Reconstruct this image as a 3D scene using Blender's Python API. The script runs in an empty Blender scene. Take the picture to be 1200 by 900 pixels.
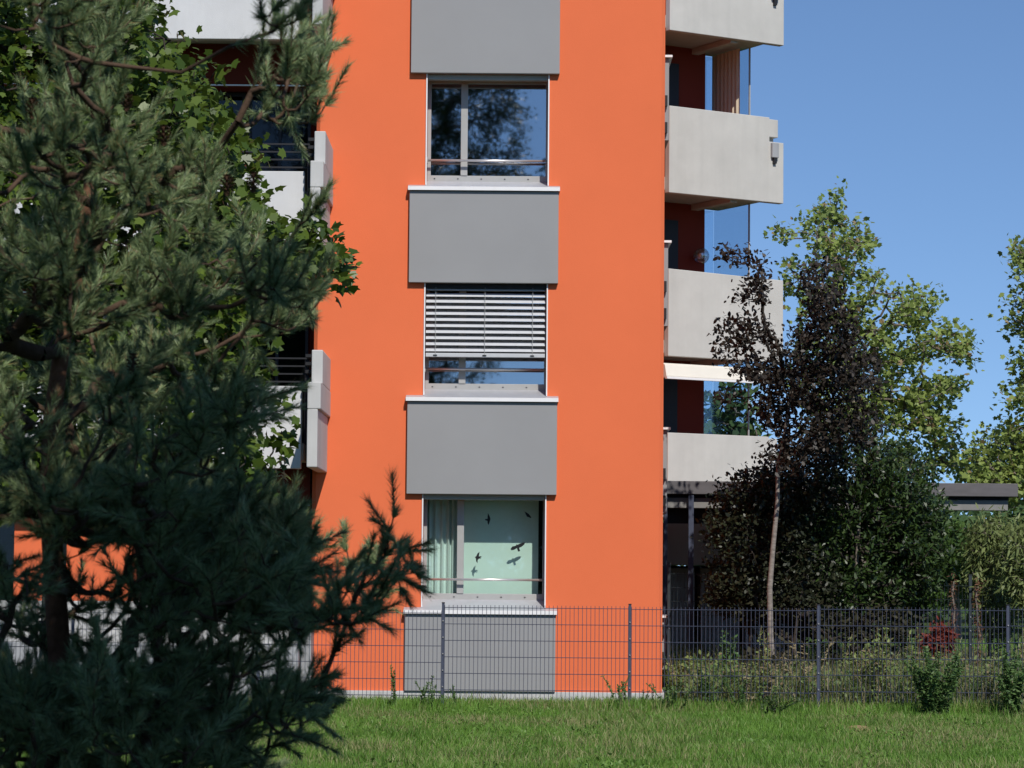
import bpy, bmesh, math, random
import numpy as np
from mathutils import Vector, Matrix
random.seed(7)
rng = np.random.default_rng(7)
R = math.radians
sc = bpy.context.scene
COL = sc.collection

# ------------------------------------------------------------------ camera
F = 3000.0
CAMZ = 1.6
PITCH = math.atan(162 / F)
ROLL = 0.0083
CR = Matrix.Rotation(math.pi / 2 + PITCH, 3, 'X') @ Matrix.Rotation(ROLL, 3, 'Z')
cam = bpy.data.cameras.new('camera'); camo = bpy.data.objects.new('camera', cam); COL.objects.link(camo)
camo.matrix_world = Matrix.Translation((0, 0, CAMZ)) @ CR.to_4x4()
cam.lens = 90; cam.sensor_width = 36; cam.shift_y = 59 / 1200
cam.clip_start = .1; cam.clip_end = 3000
cam.dof.use_dof = True; cam.dof.focus_distance = 33.5; cam.dof.aperture_fstop = 13
sc.camera = camo

def at(x, y, Y):
    d = CR @ Vector(((x - 600) / F, (450 - y + 59) / F, -1))
    t = Y / d.y
    return Vector((d.x * t, Y, CAMZ + d.z * t))

# ------------------------------------------------------------------ world and sun
SUNV = Vector((.29, -1, 1.02)).normalized()       # towards the sun
elev = math.asin(SUNV.z); azi = math.atan2(SUNV.x, SUNV.y)
w = bpy.data.worlds.new('World'); sc.world = w; w.use_nodes = True
nt = w.node_tree; bg = nt.nodes['Background']
sky = nt.nodes.new('ShaderNodeTexSky'); sky.sky_type = 'NISHITA'; sky.sun_disc = False
sky.sun_elevation = elev; sky.sun_rotation = azi
sky.altitude = 1200; sky.air_density = 1.0; sky.dust_density = .0; sky.ozone_density = 6.0
wtc = nt.nodes.new('ShaderNodeTexCoord'); va = nt.nodes.new('ShaderNodeVectorMath'); va.operation = 'ADD'; va.inputs[1].default_value = (0, 0, .085)
vn = nt.nodes.new('ShaderNodeVectorMath'); vn.operation = 'NORMALIZE'
nt.links.new(wtc.outputs['Generated'], va.inputs[0]); nt.links.new(va.outputs[0], vn.inputs[0]); nt.links.new(vn.outputs[0], sky.inputs[0])
nt.links.new(sky.outputs[0], bg.inputs[0]); bg.inputs[1].default_value = .12
sun = bpy.data.lights.new('sun', 'SUN'); sun.energy = 4.25; sun.angle = R(.53); sun.color = (1, .95, .88)
suno = bpy.data.objects.new('sun', sun); COL.objects.link(suno)
suno.rotation_euler = SUNV.to_track_quat('Z', 'Y').to_euler()
sc.view_settings.view_transform = 'Standard'; sc.view_settings.look = 'None'; sc.view_settings.gamma = 1
sc.view_settings.exposure = 0
sc.render.engine = 'CYCLES'; sc.cycles.use_denoising = True
sc.cycles.max_bounces = 6; sc.cycles.transparent_max_bounces = 12
sc.cycles.sample_clamp_indirect = 4

# ------------------------------------------------------------------ materials
def mat(name, col, rough=.8, var=0, vscale=6, bump=0, bscale=60, spec=.3, metal=0, col2=None, stretch=None, detail=4):
    m = bpy.data.materials.new(name); m.use_nodes = True
    n = m.node_tree.nodes; l = m.node_tree.links; b = n['Principled BSDF']
    b.inputs['Roughness'].default_value = rough; b.inputs['Metallic'].default_value = metal
    b.inputs['Specular IOR Level'].default_value = spec
    b.inputs['Base Color'].default_value = (*col, 1)
    tc = n.new('ShaderNodeTexCoord'); src = tc.outputs['Object']
    if stretch:
        mp = n.new('ShaderNodeMapping'); mp.inputs['Scale'].default_value = stretch
        l.new(src, mp.inputs[0]); src = mp.outputs[0]
    if var:
        nz = n.new('ShaderNodeTexNoise'); nz.inputs['Scale'].default_value = vscale; nz.inputs['Detail'].default_value = detail
        nz.inputs['Roughness'].default_value = .62
        l.new(src, nz.inputs['Vector'])
        mr = n.new('ShaderNodeMapRange'); mr.inputs[1].default_value = .3; mr.inputs[2].default_value = .7
        l.new(nz.outputs[0], mr.inputs[0])
        mx = n.new('ShaderNodeMix'); mx.data_type = 'RGBA'
        c2 = col2 or tuple(c * (1 - var) for c in col)
        c1 = col if col2 else tuple(min(1, c * (1 + var)) for c in col)
        mx.inputs[6].default_value = (*c1, 1); mx.inputs[7].default_value = (*c2, 1)
        l.new(mr.outputs[0], mx.inputs[0]); l.new(mx.outputs[2], b.inputs['Base Color'])
    if bump:
        nz = n.new('ShaderNodeTexNoise'); nz.inputs['Scale'].default_value = bscale; nz.inputs['Detail'].default_value = 3
        l.new(tc.outputs['Object'], nz.inputs['Vector'])
        bp = n.new('ShaderNodeBump'); bp.inputs['Strength'].default_value = bump; bp.inputs['Distance'].default_value = .01
        l.new(nz.outputs[0], bp.inputs['Height']); l.new(bp.outputs[0], b.inputs['Normal'])
    return m

def leafmat(name, c1, c2, trans=.25, rough=.5, spec=.35, tcol=None, c3=None, share=.06):
    m = bpy.data.materials.new(name); m.use_nodes = True
    n = m.node_tree.nodes; l = m.node_tree.links; b = n['Principled BSDF']
    g = n.new('ShaderNodeNewGeometry'); rp = n.new('ShaderNodeValToRGB')
    e = rp.color_ramp.elements
    e[0].position = 0; e[0].color = (*c1, 1); e[1].position = 1 - share if c3 else 1; e[1].color = (*c2, 1)
    if c3:
        x = e.new(1 - share + .005); x.color = (*c3, 1)
    l.new(g.outputs['Random Per Island'], rp.inputs[0]); l.new(rp.outputs[0], b.inputs['Base Color'])
    b.inputs['Roughness'].default_value = rough; b.inputs['Specular IOR Level'].default_value = spec
    if trans:
        t = n.new('ShaderNodeBsdfTranslucent'); 
        hs = n.new('ShaderNodeHueSaturation'); hs.inputs['Value'].default_value = 1.6; hs.inputs['Hue'].default_value = .485
        l.new(rp.outputs[0], hs.inputs['Color']); l.new(hs.outputs[0], t.inputs[0])
        mx = n.new('ShaderNodeMixShader'); mx.inputs[0].default_value = trans
        l.new(b.outputs[0], mx.inputs[1]); l.new(t.outputs[0], mx.inputs[2]); l.new(mx.outputs[0], n['Material Output'].inputs[0])
    return m

def glassmat(name, refl=.35, tint=(.8, .88, .86), alpha=1.0):
    m = bpy.data.materials.new(name); m.use_nodes = True
    n = m.node_tree.nodes; l = m.node_tree.links; n.remove(n['Principled BSDF'])
    tr = n.new('ShaderNodeBsdfTransparent'); tr.inputs[0].default_value = (*tint, 1)
    gl = n.new('ShaderNodeBsdfGlossy'); gl.inputs['Roughness'].default_value = .02
    gl.inputs[0].default_value = (.92, .96, 1, 1)
    tc = n.new('ShaderNodeTexCoord'); nz = n.new('ShaderNodeTexNoise'); nz.inputs['Scale'].default_value = 1.7
    nz.inputs['Detail'].default_value = 1
    l.new(tc.outputs['Object'], nz.inputs['Vector'])
    bp = n.new('ShaderNodeBump'); bp.inputs['Strength'].default_value = .035; bp.inputs['Distance'].default_value = .02
    l.new(nz.outputs[0], bp.inputs['Height']); l.new(bp.outputs[0], gl.inputs['Normal'])
    mx = n.new('ShaderNodeMixShader'); mx.inputs[0].default_value = refl
    l.new(tr.outputs[0], mx.inputs[1]); l.new(gl.outputs[0], mx.inputs[2]); l.new(mx.outputs[0], n['Material Output'].inputs[0])
    return m

def concrete(name, col, streak=.12):
    """cast concrete: cloudy tone, faint vertical rain streaks, pores"""
    m = mat(name, col, .85, .07, 1.6, .25, 90, .25)
    n = m.node_tree.nodes; l = m.node_tree.links; b = n['Principled BSDF']
    base = b.inputs['Base Color'].links[0].from_socket
    tc = n.new('ShaderNodeTexCoord'); mp = n.new('ShaderNodeMapping'); mp.inputs['Scale'].default_value = (5, 5, .35)
    l.new(tc.outputs['Object'], mp.inputs[0])
    nz = n.new('ShaderNodeTexNoise'); nz.inputs['Scale'].default_value = 1.6; nz.inputs['Detail'].default_value = 5
    l.new(mp.outputs[0], nz.inputs['Vector'])
    mr = n.new('ShaderNodeMapRange'); mr.inputs[1].default_value = .45; mr.inputs[2].default_value = .8
    mr.inputs[3].default_value = 1; mr.inputs[4].default_value = 1 - streak
    l.new(nz.outputs[0], mr.inputs[0])
    mu = n.new('ShaderNodeMix'); mu.data_type = 'RGBA'; mu.blend_type = 'MULTIPLY'; mu.inputs[0].default_value = 1
    l.new(base, mu.inputs[6]); l.new(mr.outputs[0], mu.inputs[7]); l.new(mu.outputs[2], b.inputs['Base Color'])
    return m

M = dict(
    orange=mat('orange_render', (.755, .167, .066), .9, .035, .6, .45, 160, .2, detail=6),
    orange_recess_shade=mat('recess_shaded_render', (.13, .022, .012), .9, .05, .8, .3, 120, .2), orange_side_shade=mat('side_shaded_render', (.19, .032, .018), .9, .05, .8, .3, 120, .2),  # orange render darkened, the balcony shade is put into both colours
    panel=mat('fibre_cement_grey', (.28, .28, .284), .7, .035, .9, .12, 150, .3),
    metal=mat('aluminium_sheet', (.46, .47, .50), .45, .06, 5, 0, 60, .5, metal=.3),
    white_metal=mat('white_lacquer', (.78, .77, .77), .4, .03, 8),
    frame=mat('window_frame_grey', (.36, .36, .35), .45, .04, 9),
    steel=mat('brushed_steel', (.66, .62, .60), .3, .05, 30, metal=.7),
    slat=mat('blind_slat_lacquer', (.50, .51, .525), .45, .04, 12),
    conc=concrete('pale_concrete', (.50, .49, .455), .06),
    concw=concrete('white_concrete', (.60, .60, .60), .06), conce=concrete('end_slab_concrete', (.50, .495, .48), .08), concu=concrete('undercroft_concrete', (.20, .20, .19), .1),
    concg=concrete('grey_concrete', (.34, .35, .36), .12),
    plinth=concrete('plinth_concrete', (.50, .50, .50), .2),
    soffit=concrete('soffit_concrete', (.45, .43, .39), .1),
    dark=mat('unlit_interior', (.035, .033, .032), .9, .2, 2),  # near-black colour holds the shade of unlit rooms and the undercroft
    black=mat('black_metal', (.02, .02, .022), .5, .1, 20),
    fence=mat('anthracite_coating', (.060, .070, .105), .45, .08, 15),
    fence_dk=mat('dark_green_coating', (.03, .04, .045), .5, .08, 15),
    canopy=mat('canopy_zinc', (.115, .108, .112), .6, .15, 3, stretch=(1, 1, 4)),
    canopy2=mat('canopy_beam', (.22, .215, .205), .7, .15, 3),
    shade=mat('roller_fabric', (.72, .78, .73), .9, .03, 2),
    curtain=mat('curtain_fabric', (.72, .76, .74), .9, .03, 3),
    beige=mat('beige_fabric', (.66, .56, .42), .9, .03, 2),
    cream=mat('cream_awning', (.70, .67, .59), .8, .03, 3),
    sticker=mat('black_film', (.012, .013, .015), .5),
    globe=mat('globe_glass', (.6, .6, .6), .15, 0, spec=.6),
    glass=glassmat('window_glass', .42, (.62, .70, .68)),
    glass_clear=glassmat('ground_window_glass', .10, (.78, .90, .86)),
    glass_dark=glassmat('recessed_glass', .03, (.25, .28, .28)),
    screen=glassmat('wind_screen_glass', .10, (.78, .86, .92)),
    dark_limb=mat('dark_limbs', (.05, .042, .035), .95, .3, 12, .4, 40, .1), bark_pine=mat('pine_bark', (.15, .075, .045), .95, .45, 14, .8, 40, .1),
    twig_pine=mat('pine_twig', (.085, .055, .038), .9, .3, 20, .4, 60, .1),
    bark=mat('grey_bark', (.17, .145, .12), .95, .4, 12, .8, 40, .1),
    bark_pale=mat('pale_bark', (.23, .20, .175), .9, .35, 9, .5, 30, .1, stretch=(1, 1, 3)),
    needle=leafmat('pine_needles', (.06, .105, .038), (.33, .42, .20), .16, .45, .4, c3=(.30, .22, .09), share=.06),
    cone=mat('pine_cone', (.11, .06, .035), .8, .4, 90, .8, 90),
    maple=leafmat('maple_leaves', (.035, .070, .008), (.105, .155, .022), .24, .42, .35),
    plane=leafmat('plane_leaves', (.13, .19, .04), (.27, .34, .09), .3, .5, .35, c3=(.25, .18, .08), share=.05),
    purple=leafmat('purple_leaves', (.013, .0105, .008), (.037, .028, .020), .04, .45, .25),
    shrub=leafmat('shrub_leaves', (.012, .028, .007), (.048, .085, .018), .15, .42, .4),
    bush_dk=leafmat('dark_bush_leaves', (.010, .013, .007), (.034, .040, .018), .08, .45, .3),
    shrub_dk=leafmat('brown_shrub_leaves', (.018, .020, .010), (.048, .045, .024), .12, .6, .2),
    willow=leafmat('willow_leaves', (.11, .15, .045), (.20, .24, .085), .25, .5, .3),
    hedge=leafmat('hedge_leaves', (.04, .09, .02), (.09, .16, .035), .2, .5, .3),
    weed=leafmat('weed_leaves', (.05, .11, .03), (.11, .18, .055), .25, .5, .3),
    dry=leafmat('dry_stalks', (.20, .17, .09), (.30, .25, .15), .15, .8, .1),
    rust=leafmat('rusty_leaves', (.10, .05, .03), (.20, .10, .06), .15, .8, .1),
    red=leafmat('red_leaves', (.10, .022, .014), (.20, .045, .028), .2, .6, .2),
    fir=leafmat('far_leaves', (.04, .08, .03), (.08, .13, .04), .15, .6, .2),
)

def grassmat(name, lo, hi, dry, dryness):
    m = bpy.data.materials.new(name); m.use_nodes = True
    n = m.node_tree.nodes; l = m.node_tree.links; b = n['Principled BSDF']
    g = n.new('ShaderNodeNewGeometry'); tc = n.new('ShaderNodeTexCoord')
    mx = n.new('ShaderNodeMix'); mx.data_type = 'RGBA'; mx.inputs[6].default_value = (*lo, 1); mx.inputs[7].default_value = (*hi, 1)
    pz = n.new('ShaderNodeTexNoise'); pz.inputs['Scale'].default_value = 1.3; pz.inputs['Detail'].default_value = 4
    l.new(tc.outputs['Object'], pz.inputs['Vector'])
    pa = n.new('ShaderNodeMath'); pa.operation = 'MULTIPLY_ADD'; pa.inputs[1].default_value = .6
    pb = n.new('ShaderNodeMapRange'); pb.inputs[1].default_value = .38; pb.inputs[2].default_value = .62; pb.inputs[3].default_value = -.1; pb.inputs[4].default_value = .5
    l.new(pz.outputs[0], pb.inputs[0]); l.new(g.outputs['Random Per Island'], pa.inputs[0]); l.new(pb.outputs[0], pa.inputs[2]); l.new(pa.outputs[0], mx.inputs[0])
    nz = n.new('ShaderNodeTexNoise'); nz.inputs['Scale'].default_value = .55; nz.inputs['Detail'].default_value = 5
    l.new(tc.outputs['Object'], nz.inputs['Vector'])
    a = n.new('ShaderNodeMath'); a.operation = 'MULTIPLY_ADD'; a.inputs[1].default_value = .55
    l.new(g.outputs['Random Per Island'], a.inputs[0]); l.new(nz.outputs[0], a.inputs[2])
    mr = n.new('ShaderNodeMapRange'); mr.inputs[1].default_value = 1.02 - dryness; mr.inputs[2].default_value = 1.12 - dryness
    l.new(a.outputs[0], mr.inputs[0])
    m2 = n.new('ShaderNodeMix'); m2.data_type = 'RGBA'; m2.inputs[7].default_value = (*dry, 1)
    l.new(mr.outputs[0], m2.inputs[0]); l.new(mx.outputs[2], m2.inputs[6]); l.new(m2.outputs[2], b.inputs['Base Color'])
    b.inputs['Roughness'].default_value = .5; b.inputs['Specular IOR Level'].default_value = .3
    t = n.new('ShaderNodeBsdfTranslucent'); l.new(m2.outputs[2], t.inputs[0])
    ms = n.new('ShaderNodeMixShader'); ms.inputs[0].default_value = .25
    l.new(b.outputs[0], ms.inputs[1]); l.new(t.outputs[0], ms.inputs[2]); l.new(ms.outputs[0], n['Material Output'].inputs[0])
    return m
M['grass'] = grassmat('lawn_grass', (.075, .165, .02), (.175, .335, .05), (.32, .31, .14), .14)
M['tallgrass'] = grassmat('tall_grass', (.07, .12, .03), (.16, .22, .06), (.28, .25, .14), .28)

# ------------------------------------------------------------------ object helpers
def tag(o, label=None, cat=None, group=None, kind=None):
    for k, v in (('label', label), ('category', cat), ('group', group), ('kind', kind)):
        if v: o[k] = v
    return o

def empty(name, loc, label=None, cat=None, group=None):
    o = bpy.data.objects.new(name, None); o.location = loc; COL.objects.link(o); o.empty_display_size = .2
    return tag(o, label, cat, group)

def link(name, me, m, parent=None, bevel=0):
    """mesh data is given in world coordinates"""
    o = bpy.data.objects.new(name, me); COL.objects.link(o)
    if m is not None: me.materials.append(m)
    if parent is not None:
        o.parent = parent
        o.matrix_parent_inverse = Matrix.Translation(-parent.location)
    if bevel:
        b = o.modifiers.new('bevel', 'BEVEL'); b.width = bevel; b.segments = 2; b.limit_method = 'ANGLE'
    return o

class MB:
    def __init__(s): s.v = []; s.f = []
    def box(s, x0, x1, y0, y1, z0, z1): return s.hull([(x0, y0), (x1, y0), (x1, y1), (x0, y1)], z0, z1)
    def hull(s, poly, z0, z1):
        n = len(poly); b = len(s.v)
        s.v += [(x, y, z0) for x, y in poly] + [(x, y, z1) for x, y in poly]
        s.f += [tuple(b + i for i in range(n))[::-1], tuple(b + n + i for i in range(n))]
        s.f += [(b + i, b + (i + 1) % n, b + n + (i + 1) % n, b + n + i) for i in range(n)]
        return s
    def quad(s, *p):
        b = len(s.v); s.v += [tuple(q) for q in p]; s.f.append(tuple(range(b, b + len(p)))); return s
    def tube(s, a, c, r, n=8, r2=None):
        a = Vector(a); c = Vector(c); d = (c - a).normalized(); r2 = r if r2 is None else r2
        u = d.orthogonal().normalized(); v = d.cross(u); b = len(s.v)
        for p, q in ((a, r), (c, r2)):
            for i in range(n):
                t = 2 * math.pi * i / n + .39; s.v.append(tuple(p + q * (math.cos(t) * u + math.sin(t) * v)))
        s.f += [tuple(b + i for i in range(n))[::-1], tuple(b + n + i for i in range(n))]
        s.f += [(b + i, b + (i + 1) % n, b + n + (i + 1) % n, b + n + i) for i in range(n)]
        return s
    def build(s, name, m, parent=None, bevel=0, smooth=False):
        me = bpy.data.meshes.new(name); me.from_pydata(s.v, [], s.f); me.update()
        if smooth:
            for p in me.polygons: p.use_smooth = True
        return link(name, me, m, parent, bevel)

def np_mesh(name, V, faces_k, m, parent=None, smooth=False):
    """V (N,3); faces_k list of (F,k) int arrays"""
    me = bpy.data.meshes.new(name); me.vertices.add(len(V)); me.vertices.foreach_set('co', np.ascontiguousarray(V, np.float32).ravel())
    loops = np.concatenate([f.ravel() for f in faces_k]).astype(np.int32)
    tot = np.concatenate([np.full(len(f), f.shape[1]) for f in faces_k]).astype(np.int32)
    st = np.concatenate([[0], np.cumsum(tot)[:-1]]).astype(np.int32)
    me.loops.add(len(loops)); me.loops.foreach_set('vertex_index', loops)
    me.polygons.add(len(tot)); me.polygons.foreach_set('loop_start', st); me.polygons.foreach_set('loop_total', tot)
    me.update(calc_edges=True); me.validate()
    if smooth: me.polygons.foreach_set('use_smooth', np.ones(len(tot), bool))
    return link(name, me, m, parent)

def unit(a): return a / np.maximum(np.linalg.norm(a, axis=-1, keepdims=True), 1e-9)

OVAL = np.array([(0, 0), (.27, .3), (.24, .68), (0, 1), (-.24, .68), (-.27, .3)])
LANCE = np.array([(0, 0), (.11, .3), (.09, .7), (0, 1), (-.09, .7), (-.11, .3)])
PALM = np.array([(0, 0), (.18, .03), (.44, .06), (.36, .28), (.56, .56), (.28, .62), (0, 1), (-.28, .62), (-.56, .56), (-.36, .28), (-.44, .06), (-.18, .03)])

def leaves_np(P, A, size, shape, r=rng, face=None, curl=.25):
    """P base points, A growth directions, size array -> verts, faces"""
    n = len(P); A = unit(A)
    up = np.array([.12, -.35, 1.0]) + r.normal(0, .55, (n, 3))
    B = unit(np.cross(A, up)); N = unit(np.cross(B, A))
    k = len(shape); x = shape[:, 0][None, :, None]; y = shape[:, 1][None, :, None]
    z = -(curl * (x ** 2) * 1.5 + curl * .5 * y ** 2)
    V = P[:, None, :] + size[:, None, None] * (x * B[:, None, :] + y * A[:, None, :] + z * N[:, None, :])
    Fc = np.arange(n * k).reshape(n, k)
    return V.reshape(-1, 3), Fc

def tubes_np(a, b, ra, rb, sides=5):
    d = unit(b - a); ref = np.where(np.abs(d[:, 2:3]) > .9, np.array([[1., 0, 0]]), np.array([[0, 0, 1.]]))
    u = unit(np.cross(d, ref)); v = np.cross(d, u)
    t = np.arange(sides) * 2 * np.pi / sides
    ring = np.cos(t)[None, :, None] * u[:, None] + np.sin(t)[None, :, None] * v[:, None]
    V = np.concatenate([a[:, None] + ra[:, None, None] * ring, b[:, None] + rb[:, None, None] * ring], 1)
    n = len(a); base = (np.arange(n) * 2 * sides)[:, None]; i = np.arange(sides); j = (i + 1) % sides
    Fc = np.stack([base + i, base + j, base + sides + j, base + sides + i], -1).reshape(-1, 4)
    return V.reshape(-1, 3), Fc

def grow(path, tips, r, below=.6, wob=.06, steps=4, lift=.15, start=2):
    """skeleton: trunk path plus one branch chain per tip"""
    nodes = [np.array(p, float) for p in path]; par = [-1] + list(range(len(path) - 1))
    isT = [True] * len(path)
    T = np.array(tips); pa = np.array(path)
    d0 = np.min(np.linalg.norm(T[:, None] - pa[None], axis=2), 1); order = np.argsort(d0)
    arr = np.zeros((len(path) + len(T) * steps + 5, 3)); arr[:len(path)] = pa; cnt = len(path); tipidx = []
    for ti in order:
        t = T[ti]; D = arr[start:cnt] - t
        dd = np.linalg.norm(D, axis=1) + below * np.maximum(0, D[:, 2] + .25 * np.hypot(D[:, 0], D[:, 1]))
        p = int(np.argmin(dd)) + start; a = arr[p].copy(); L = np.linalg.norm(t - a)
        last = p
        for s in range(1, steps + 1):
            q = s / steps
            pt = a + (t - a) * q
            pt[2] -= lift * L * math.sin(math.pi * q)
            if s < steps: pt += r.normal(0, wob * L, 3)
            arr[cnt] = pt; par.append(last); isT.append(False); last = cnt; cnt += 1
        tipidx.append(last)
    arr = arr[:cnt]
    w_ = np.zeros(cnt)
    for t in tipidx: w_[t] = 1
    for i in range(cnt - 1, 0, -1): w_[par[i]] += w_[i] if not False else 0
    return arr, np.array(par), w_, np.array(isT), np.array(tipidx)

def tree(name, label, cat, path, tips, leaf, bark, size, per, spread, trunk_r=.08, twig_r=.006, shape=OVAL,
         group=None, seed=1, droop=.0, lift=.15, wob=.06, below=.6, start=2, jitter=.35, limb_mat=None, scales=None):
    r = np.random.default_rng(seed)
    arr, par, w_, isT, tp = grow(path, tips, r, below, wob, 4, lift, start)
    root = empty(name, tuple(arr[0]), label, cat, group)
    rad = twig_r * np.maximum(w_, 1) ** .5
    nT = int(isT.sum()); tt = np.linspace(1, .25, nT); rad[:nT] = np.maximum(trunk_r * tt, twig_r)
    rad[nT:] = np.minimum(rad[nT:], np.maximum(rad[par[nT:]] * .85, twig_r * .8))
    ch = np.arange(1, len(arr)); tr = ch[isT[1:]]; br = ch[~isT[1:]]
    V, Fc = tubes_np(arr[par[tr]], arr[tr], rad[par[tr]], rad[tr], 9); np_mesh('trunk', V, [Fc], bark, root, True)
    V, Fc = tubes_np(arr[par[br]], arr[br], np.minimum(rad[par[br]], rad[br] * 1.6), rad[br], 5); np_mesh('limbs', V, [Fc], limb_mat or bark, root, True)
    a = arr[tp]; b = arr[par[tp]]; n = len(tp)
    q = r.random((n, per)); P = b[:, None] + (a - b)[:, None] * (q[..., None] * 1.15)
    P = P + r.normal(0, 1, (n, per, 3)) * spread * jitter
    A = unit((a - b))[:, None] * .5 + r.normal(0, .7, (n, per, 3)) + np.array([0, 0, -droop])
    sz = size * r.uniform(.6, 1.2, (n, per))
    V, Fc = leaves_np(P.reshape(-1, 3), A.reshape(-1, 3), sz.ravel(), shape, r)
    np_mesh('foliage', V, [Fc], leaf, root)
    return root

def inpoly(x, y, poly):
    c = False; n = len(poly); j = n - 1
    for i in range(n):
        xi, yi = poly[i]; xj, yj = poly[j]
        if (yi > y) != (yj > y) and x < (xj - xi) * (y - yi) / (yj - yi) + xi: c = not c
        j = i
    return c

def tips_poly(poly, n, Y, depth, holes=(), seed=0, keep=None):
    r = random.Random(seed); xs = [p[0] for p in poly]; ys = [p[1] for p in poly]; out = []
    while len(out) < n:
        x = r.uniform(min(xs), max(xs)); y = r.uniform(min(ys), max(ys))
        if not inpoly(x, y, poly): continue
        if any(((x - h[0]) / h[2]) ** 2 + ((y - h[1]) / h[3]) ** 2 < 1 for h in holes): continue
        out.append(tuple(at(x, y, Y + depth * max(-1, min(1, r.gauss(0, .5))))))
    return out

def tips_blobs(blobs, n, Y, depth, seed=0):
    """blobs (x, y, rx, ry) in pixels at distance Y"""
    r = random.Random(seed); wts = [b[2] * b[3] for b in blobs]; out = []
    while len(out) < n:
        b = r.choices(blobs, wts)[0]
        v = Vector((r.gauss(0, 1), r.gauss(0, 1), r.gauss(0, 1))).normalized() * (r.random() ** .4)
        out.append(tuple(at(b[0] + v.x * b[2], b[1] + v.y * b[3], Y + v.z * depth)))
    return out

# ================================================================== GROUND
G = -.09
g = MB(); g.quad((-900, -900, G), (900, -900, G), (900, 1500, G), (-900, 1500, G))
tag(g.build('ground', mat('lawn_soil', (.055, .085, .025), .95, .4, 1.2, .5, 30, .1)), kind='structure')

def blades(name, m, n, samp, hmin, hmax, wid, lean=.5, seed=3, label=None, cat=None):
    r = np.random.default_rng(seed)
    X, Y = samp(r, n); n = len(X)
    hmod = .75 + .5 * (.5 + .5 * np.sin(X * 2.3 + np.sin(Y * 1.7) * 2) * np.cos(Y * 1.9 + X * .7))
    h = r.uniform(hmin, hmax, n) * hmod
    th = r.uniform(0, 2 * np.pi, n); l_ = r.uniform(.1, 1, n) * lean * h
    ph = r.uniform(0, 2 * np.pi, n)
    w2 = wid * r.uniform(.6, 1.2, n) / 2
    cx, cy = np.cos(th) * w2, np.sin(th) * w2; dx, dy = np.cos(ph) * l_, np.sin(ph) * l_
    z0 = np.zeros(n)
    z0 = z0 + G; h = h + G
    V = np.stack([np.stack([X - cx, Y - cy, z0], 1), np.stack([X + cx, Y + cy, z0], 1),
                  np.stack([X + cx * .8 + dx * .35, Y + cy * .8 + dy * .35, G + (h - G) * .6], 1),
                  np.stack([X - cx * .8 + dx * .35, Y - cy * .8 + dy * .35, G + (h - G) * .6], 1),
                  np.stack([X + dx, Y + dy, G + (h - G) * .98], 1)], 1).reshape(-1, 3)
    b = np.arange(n)[:, None] * 5
    o = np_mesh(name, V, [b + np.array([[0, 1, 2, 3]]), b + np.array([[3, 2, 4]])], m)
    return tag(o, label, cat, kind='stuff')

def lawn(r, n):
    Y = np.sqrt(r.uniform(17 ** 2, 33.2 ** 2, n)); X = r.uniform(-1, 1, n) * (.225 * Y + 1.2)
    return X, Y
blades('lawn_grass', M['grass'], 300000, lawn, .045, .12, .0075, .8, 3, 'green unmown lawn in front of the wire fence', 'grass')
def strip(r, n):
    X = r.uniform(-7.5, 8.5, n); Y = 31.2 + r.normal(.1, .45, n); k = (Y < 31.6) | (X > 2.0)
    return X[k], Y[k]
blades('rough_grass', M['grass'], 24000, strip, .10, .22, .009, .5, 4, 'taller rough grass along the foot of the fence', 'grass')
def meadow(r, n):
    Y = r.uniform(31.6, 44, n); X = r.uniform(2.3, 12, n); return X, Y
blades('tall_dry_grass', M['tallgrass'], 60000, meadow, .15, .62, .010, .7, 5, 'tall half dry grass and weeds behind the fence', 'grass')
def farlawn(r, n):
    Y = r.uniform(44, 62, n); X = r.uniform(-1, 1, n) * 14; k = X > 4; return X[k], Y[k]
blades('far_lawn_grass', M['grass'], 30000, farlawn, .1, .3, .03, .6, 6, 'bright strip of lawn beyond the shrubs', 'grass')

r = np.random.default_rng(17); n = 42000
X = r.uniform(2.25, 12, n); Yy = 31.7 + 9 * r.random(n) ** 1.4
hh = .18 + .42 * (.5 + .5 * np.sin(X * 2.1 + 1.3) * np.cos(Yy * 1.7 + X)) + .12 * np.sin(X * 5.3)
V, Fc = leaves_np(np.stack([X, Yy, G + r.random(n) * hh], 1), r.normal(0, 1, (n, 3)) + [0, 0, .4], r.uniform(.03, .08, n), OVAL, r)
tag(np_mesh('ground_cover', V, [Fc], leafmat('ground_cover_leaves', (.08, .14, .035), (.21, .27, .09), .28, .5, .3, c3=(.26, .20, .12), share=.07)), 'low leafy weeds mixed with dry stalks behind the right half of the fence', 'undergrowth', kind='stuff')
r = np.random.default_rng(19); cs = [(r.uniform(-5, 6.5), r.uniform(20.5, 30.8)) for _ in range(70)]; P = []
for x, y in cs:
    k = r.integers(20, 90); P.append(np.stack([x + r.normal(0, .14, k), y + r.normal(0, .22, k), G + r.uniform(.04, .13, k)], 1))
P = np.concatenate(P); n = len(P)
V, Fc = leaves_np(P, r.normal(0, 1, (n, 3)) + [0, 0, .3], r.uniform(.02, .045, n), OVAL, r)
tag(np_mesh('lawn_weeds', V, [Fc], leafmat('broad_lawn_leaves', (.07, .15, .02), (.14, .25, .045), .25, .5, .3)), 'small broad leaved weeds scattered in the lawn', 'lawn weeds', kind='stuff')
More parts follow.
